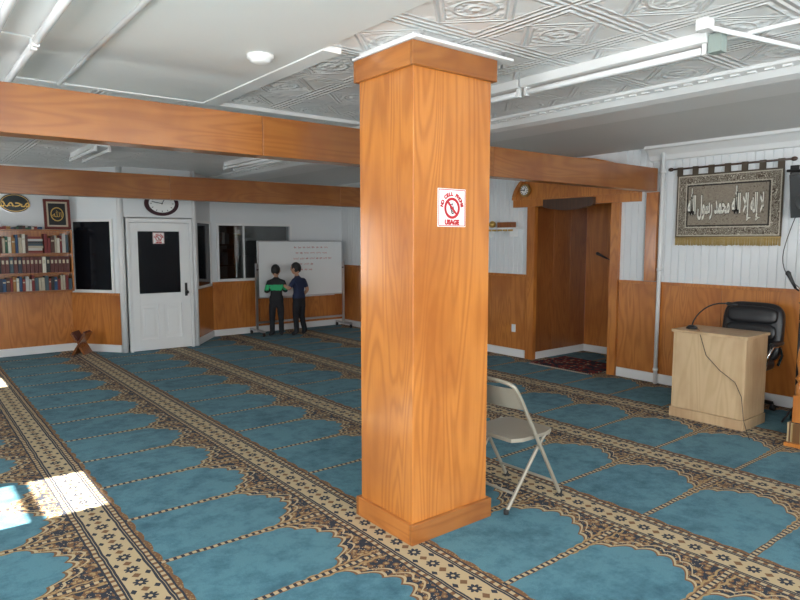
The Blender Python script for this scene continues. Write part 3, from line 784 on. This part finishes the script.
# ---------------------------------------------------------------- children
M_skin=newmat('skin',(.52,.29,.19),.5)[0]; M_hair=newmat('black_hair',(.012,.009,.008),.5)[0]
M_jk=newmat('black_jacket',(.015,.016,.018),.8)[0]; M_grn=newmat('green_jacket_panel',(.03,.45,.17),.7)[0]
M_navy=newmat('navy_tshirt',(.02,.03,.075),.85)[0]; M_pant=newmat('black_trousers',(.014,.014,.018),.85)[0]
M_shoe=newmat('dark_socks',(.03,.03,.035),.8)[0]; M_eye=newmat('eye_white',(.7,.68,.66),.2)[0]; M_lip=newmat('lips',(.38,.12,.10),.5)[0]
def child(name,loc,rot,sc,J,rule,headrot,headtilt=0):
    names=list(J); idx={k:i for i,k in enumerate(names)}
    bones=[('pelvis','spine'),('spine','chest'),('chest','neck'),('neck','head')]
    for s in 'LR': bones+=[('chest','sh'+s),('sh'+s,'el'+s),('el'+s,'wr'+s),('pelvis','hip'+s),('hip'+s,'kn'+s),('kn'+s,'an'+s),('an'+s,'toe'+s)]
    me=bpy.data.meshes.new('sk'); me.from_pydata([J[k][0] for k in names],[(idx[a],idx[b]) for a,b in bones],[])
    ob=bpy.data.objects.new('sk',me); COL.objects.link(ob)
    ob.modifiers.new('s','SKIN'); sv=me.skin_vertices[0].data
    for k in names:
        r=J[k][1]; sv[idx[k]].radius=r if isinstance(r,tuple) else (r,r); sv[idx[k]].use_root=(k=='pelvis')
    ss=ob.modifiers.new('u','SUBSURF'); ss.levels=4; ss.render_levels=4
    dg=bpy.context.evaluated_depsgraph_get(); dg.update()
    m2=bpy.data.meshes.new_from_object(ob.evaluated_get(dg)); bpy.data.objects.remove(ob)
    Mw=Matrix.Translation((*loc,0))@Matrix.Rotation(rot,4,'Z')@Matrix.Scale(sc,4)
    def near(p):
        best=None
        for a,b_ in bones:
            A=Vector(J[a][0]);C=Vector(J[b_][0]);d=C-A;t=max(0,min(1,(p-A).dot(d)/d.length_squared))
            ra=J[a][1];rb=J[b_][1]; ra=ra if not isinstance(ra,tuple) else max(ra);rb=rb if not isinstance(rb,tuple) else max(rb)
            k=(p-(A+d*t)).length/(ra*(1-t)+rb*t)
            if best is None or k<best[0]: best=(k,a,b_,t)
        return best
    b=B(name,[M_skin,M_jk,M_grn,M_navy,M_pant,M_shoe,M_hair,M_eye,M_lip])
    # clothing volume: loose shirt hem and trouser cuffs
    for v in m2.vertices:
        k=near(v.co)
        if .60<v.co.z<.72 and (k[1] in ('pelvis','spine') or k[1].startswith('hip')):
            f=1+.10*min(1,(.72-v.co.z)/.03)*(1 if v.co.z>.635 else max(0,(v.co.z-.60)/.035)); v.co.x*=f; v.co.y*=f
        if k[1].startswith('kn') and .07<v.co.z<.24:
            A=Vector(J[k[1]][0]);C=Vector(J[k[2]][0]); c=A+(C-A)*k[3]; f=1+.28*(.24-v.co.z)/.17
            v.co.x=c.x+(v.co.x-c.x)*f; v.co.y=c.y+(v.co.y-c.y)*f
    b.addmesh(m2,lambda c:rule(c,near(c)),Mw)
    hc=Vector(J['head'][0])+Vector((0,.012,.075))
    Mh=Mw@Matrix.Translation(hc)@Matrix.Rotation(headrot,4,'Z')@Matrix.Rotation(headtilt,4,'X')
    b.ell((0,0,0),.070,.084,.098,0,Mh,nu=24,nv=18)
    b.ell((0,.01,-.045),.052,.062,.055,0,Mh)
    b.ell((0,-.008,.008),.077,.089,.100,6,Mh,nu=48,nv=40,keep=lambda q:not(q.y>.030+.012*math.sin(q.x*160) and q.z<.044) and not(q.z<-.062+.01*math.sin(q.x*120)) and not (q.y>-.005 and q.z<-.01))
    b.ell((0,.084,-.014),.009,.013,.014,0,Mh,nu=10,nv=8)
    for s in (-1,1):
        b.ell((s*.072,-.002,-.008),.010,.018,.026,0,Mh,nu=10,nv=8)
        b.ell((s*.027,.0745,.002),.011,.006,.006,7,Mh,nu=10,nv=8); b.ell((s*.027,.0785,.002),.0048,.003,.005,6,Mh,nu=8,nv=6)
        b.ell((s*.028,.077,.020),.016,.005,.003,6,Mh,nu=10,nv=6)
    b.ell((0,.071,-.048),.018,.007,.006,8,Mh,nu=12,nv=6)
    for s,k in ((-1,'L'),(1,'R')):
        w_=Vector(J['wr'+k][0]); el_=Vector(J['el'+k][0]); d=(w_-el_).normalized()
        side=d.cross(Vector((0,1,0)) if abs(d.y)<.8 else Vector((0,0,1))).normalized(); nr=side.cross(d)
        Mp=Mw@basis(side,nr,d,w_)
        b.tube([(0,0,-.035),(0,0,.0),(0,0,.025)],[.019,.018,.017],0,12,Mp)
        b.ell((0,0,.035),.027,.014,.036,0,Mp,nu=14,nv=10)
        for f in range(4):
            x=-.019+.0127*f; L=(.034,.043,.047,.040)[f]
            b.tube([(x*.9,0,.045),(x,.002,.064),(x*1.05,.010,.064+L*.5),(x*1.05,.022,.064+L*.82)],[.0078,.0072,.0066,.0052],0,8,Mp)
        b.tube([(-.018*s*-1,.0,.014),(-.033*s*-1,.008,.036),(-.036*s*-1,.016,.056)],[.010,.0085,.0062],0,8,Mp)
    return b.done()
def baseJ():
    J={'pelvis':((0,0,.62),(.105,.080)),'spine':((0,.0,.76),(.095,.072)),'chest':((0,0,.90),(.105,.078)),'neck':((0,-.002,1.0),.040),'head':((0,.006,1.06),.040)}
    for s,k in ((-1,'L'),(1,'R')):
        J.update({'sh'+k:((s*.125,-.005,.935),.046),'el'+k:((s*.165,-.02,.755),.034),'wr'+k:((s*.16,.03,.61),.023),
          'hip'+k:((s*.062,0,.565),.078),'kn'+k:((s*.075,.012,.325),.054),'an'+k:((s*.078,-.012,.065),.036),'toe'+k:((s*.088,.095,.030),(.034,.026))})
    return J
J=baseJ()
J['elL']=((-.17,.01,.77),.038); J['wrL']=((-.09,.16,.80),.028); J['elR']=((.17,.02,.77),.038); J['wrR']=((.08,.17,.86),.028)
J['toeL']=((-.12,.085,.03),(.034,.026))
def rule1(c,n):
    k,a,b_,t=n
    if a.startswith('an') or c.z<.06: return 5
    if a=='neck' : return 0 if t>.3 else 1
    if a.startswith('el') and t>.92: return 0
    if c.z<.64 and not a.startswith('el'): return 4
    if .80<c.z<.895 and not a.startswith('el'): return 2
    return 1
child('child',(5.06,9.76),radians(-22),1.0,J,rule1,radians(-25),radians(-4))
J=baseJ()
J['elL']=((-.185,.06,.79),.032); J['wrL']=((-.205,.21,.91),.023); J['elR']=((.175,-.04,.765),.032); J['wrR']=((.185,.08,.65),.023)
J['chest']=((-.015,.01,.90),(.103,.078)); J['neck']=((-.025,.012,1.0),.040); J['head']=((-.035,.022,1.055),.040)
J['anR']=((.11,-.03,.065),.036); J['toeR']=((.15,.07,.03),(.034,.026))
def rule2(c,n):
    k,a,b_,t=n
    if a.startswith('an') or c.z<.06: return 5
    if a.startswith('el') : return 0
    if c.z<.64: return 4
    if a=='neck': return 0 if t>.2 else 3
    if a.startswith('sh') and t>.7: return 0
    return 3
child('child.001',(5.42,9.62),radians(20),1.03,J,rule2,radians(14),radians(-4))

# ---------------------------------------------------------------- light
wd=bpy.data.worlds.new('sky'); SC.world=wd; wd.use_nodes=True
bg=wd.node_tree.nodes['Background']; bg.inputs[0].default_value=(.95,.98,1,1); bg.inputs[1].default_value=15.5
S=bpy.data.lights.new('sun','SUN'); S.energy=55; S.angle=radians(.6); S.color=(1,.96,.88)
so=bpy.data.objects.new('sun',S); COL.objects.link(so); el_=radians(38)
so.rotation_euler=Vector((math.cos(el_),0,-math.sin(el_))).to_track_quat('-Z','Y').to_euler()

cam=bpy.data.cameras.new('camera'); co=bpy.data.objects.new('camera',cam); COL.objects.link(co)
cam.sensor_width=36; cam.lens=36*633/800; cam.clip_start=.05; cam.clip_end=200
co.location=(0,0,1.65); co.rotation_euler=(radians(90-5.4),0,radians(-38.5)); SC.camera=co
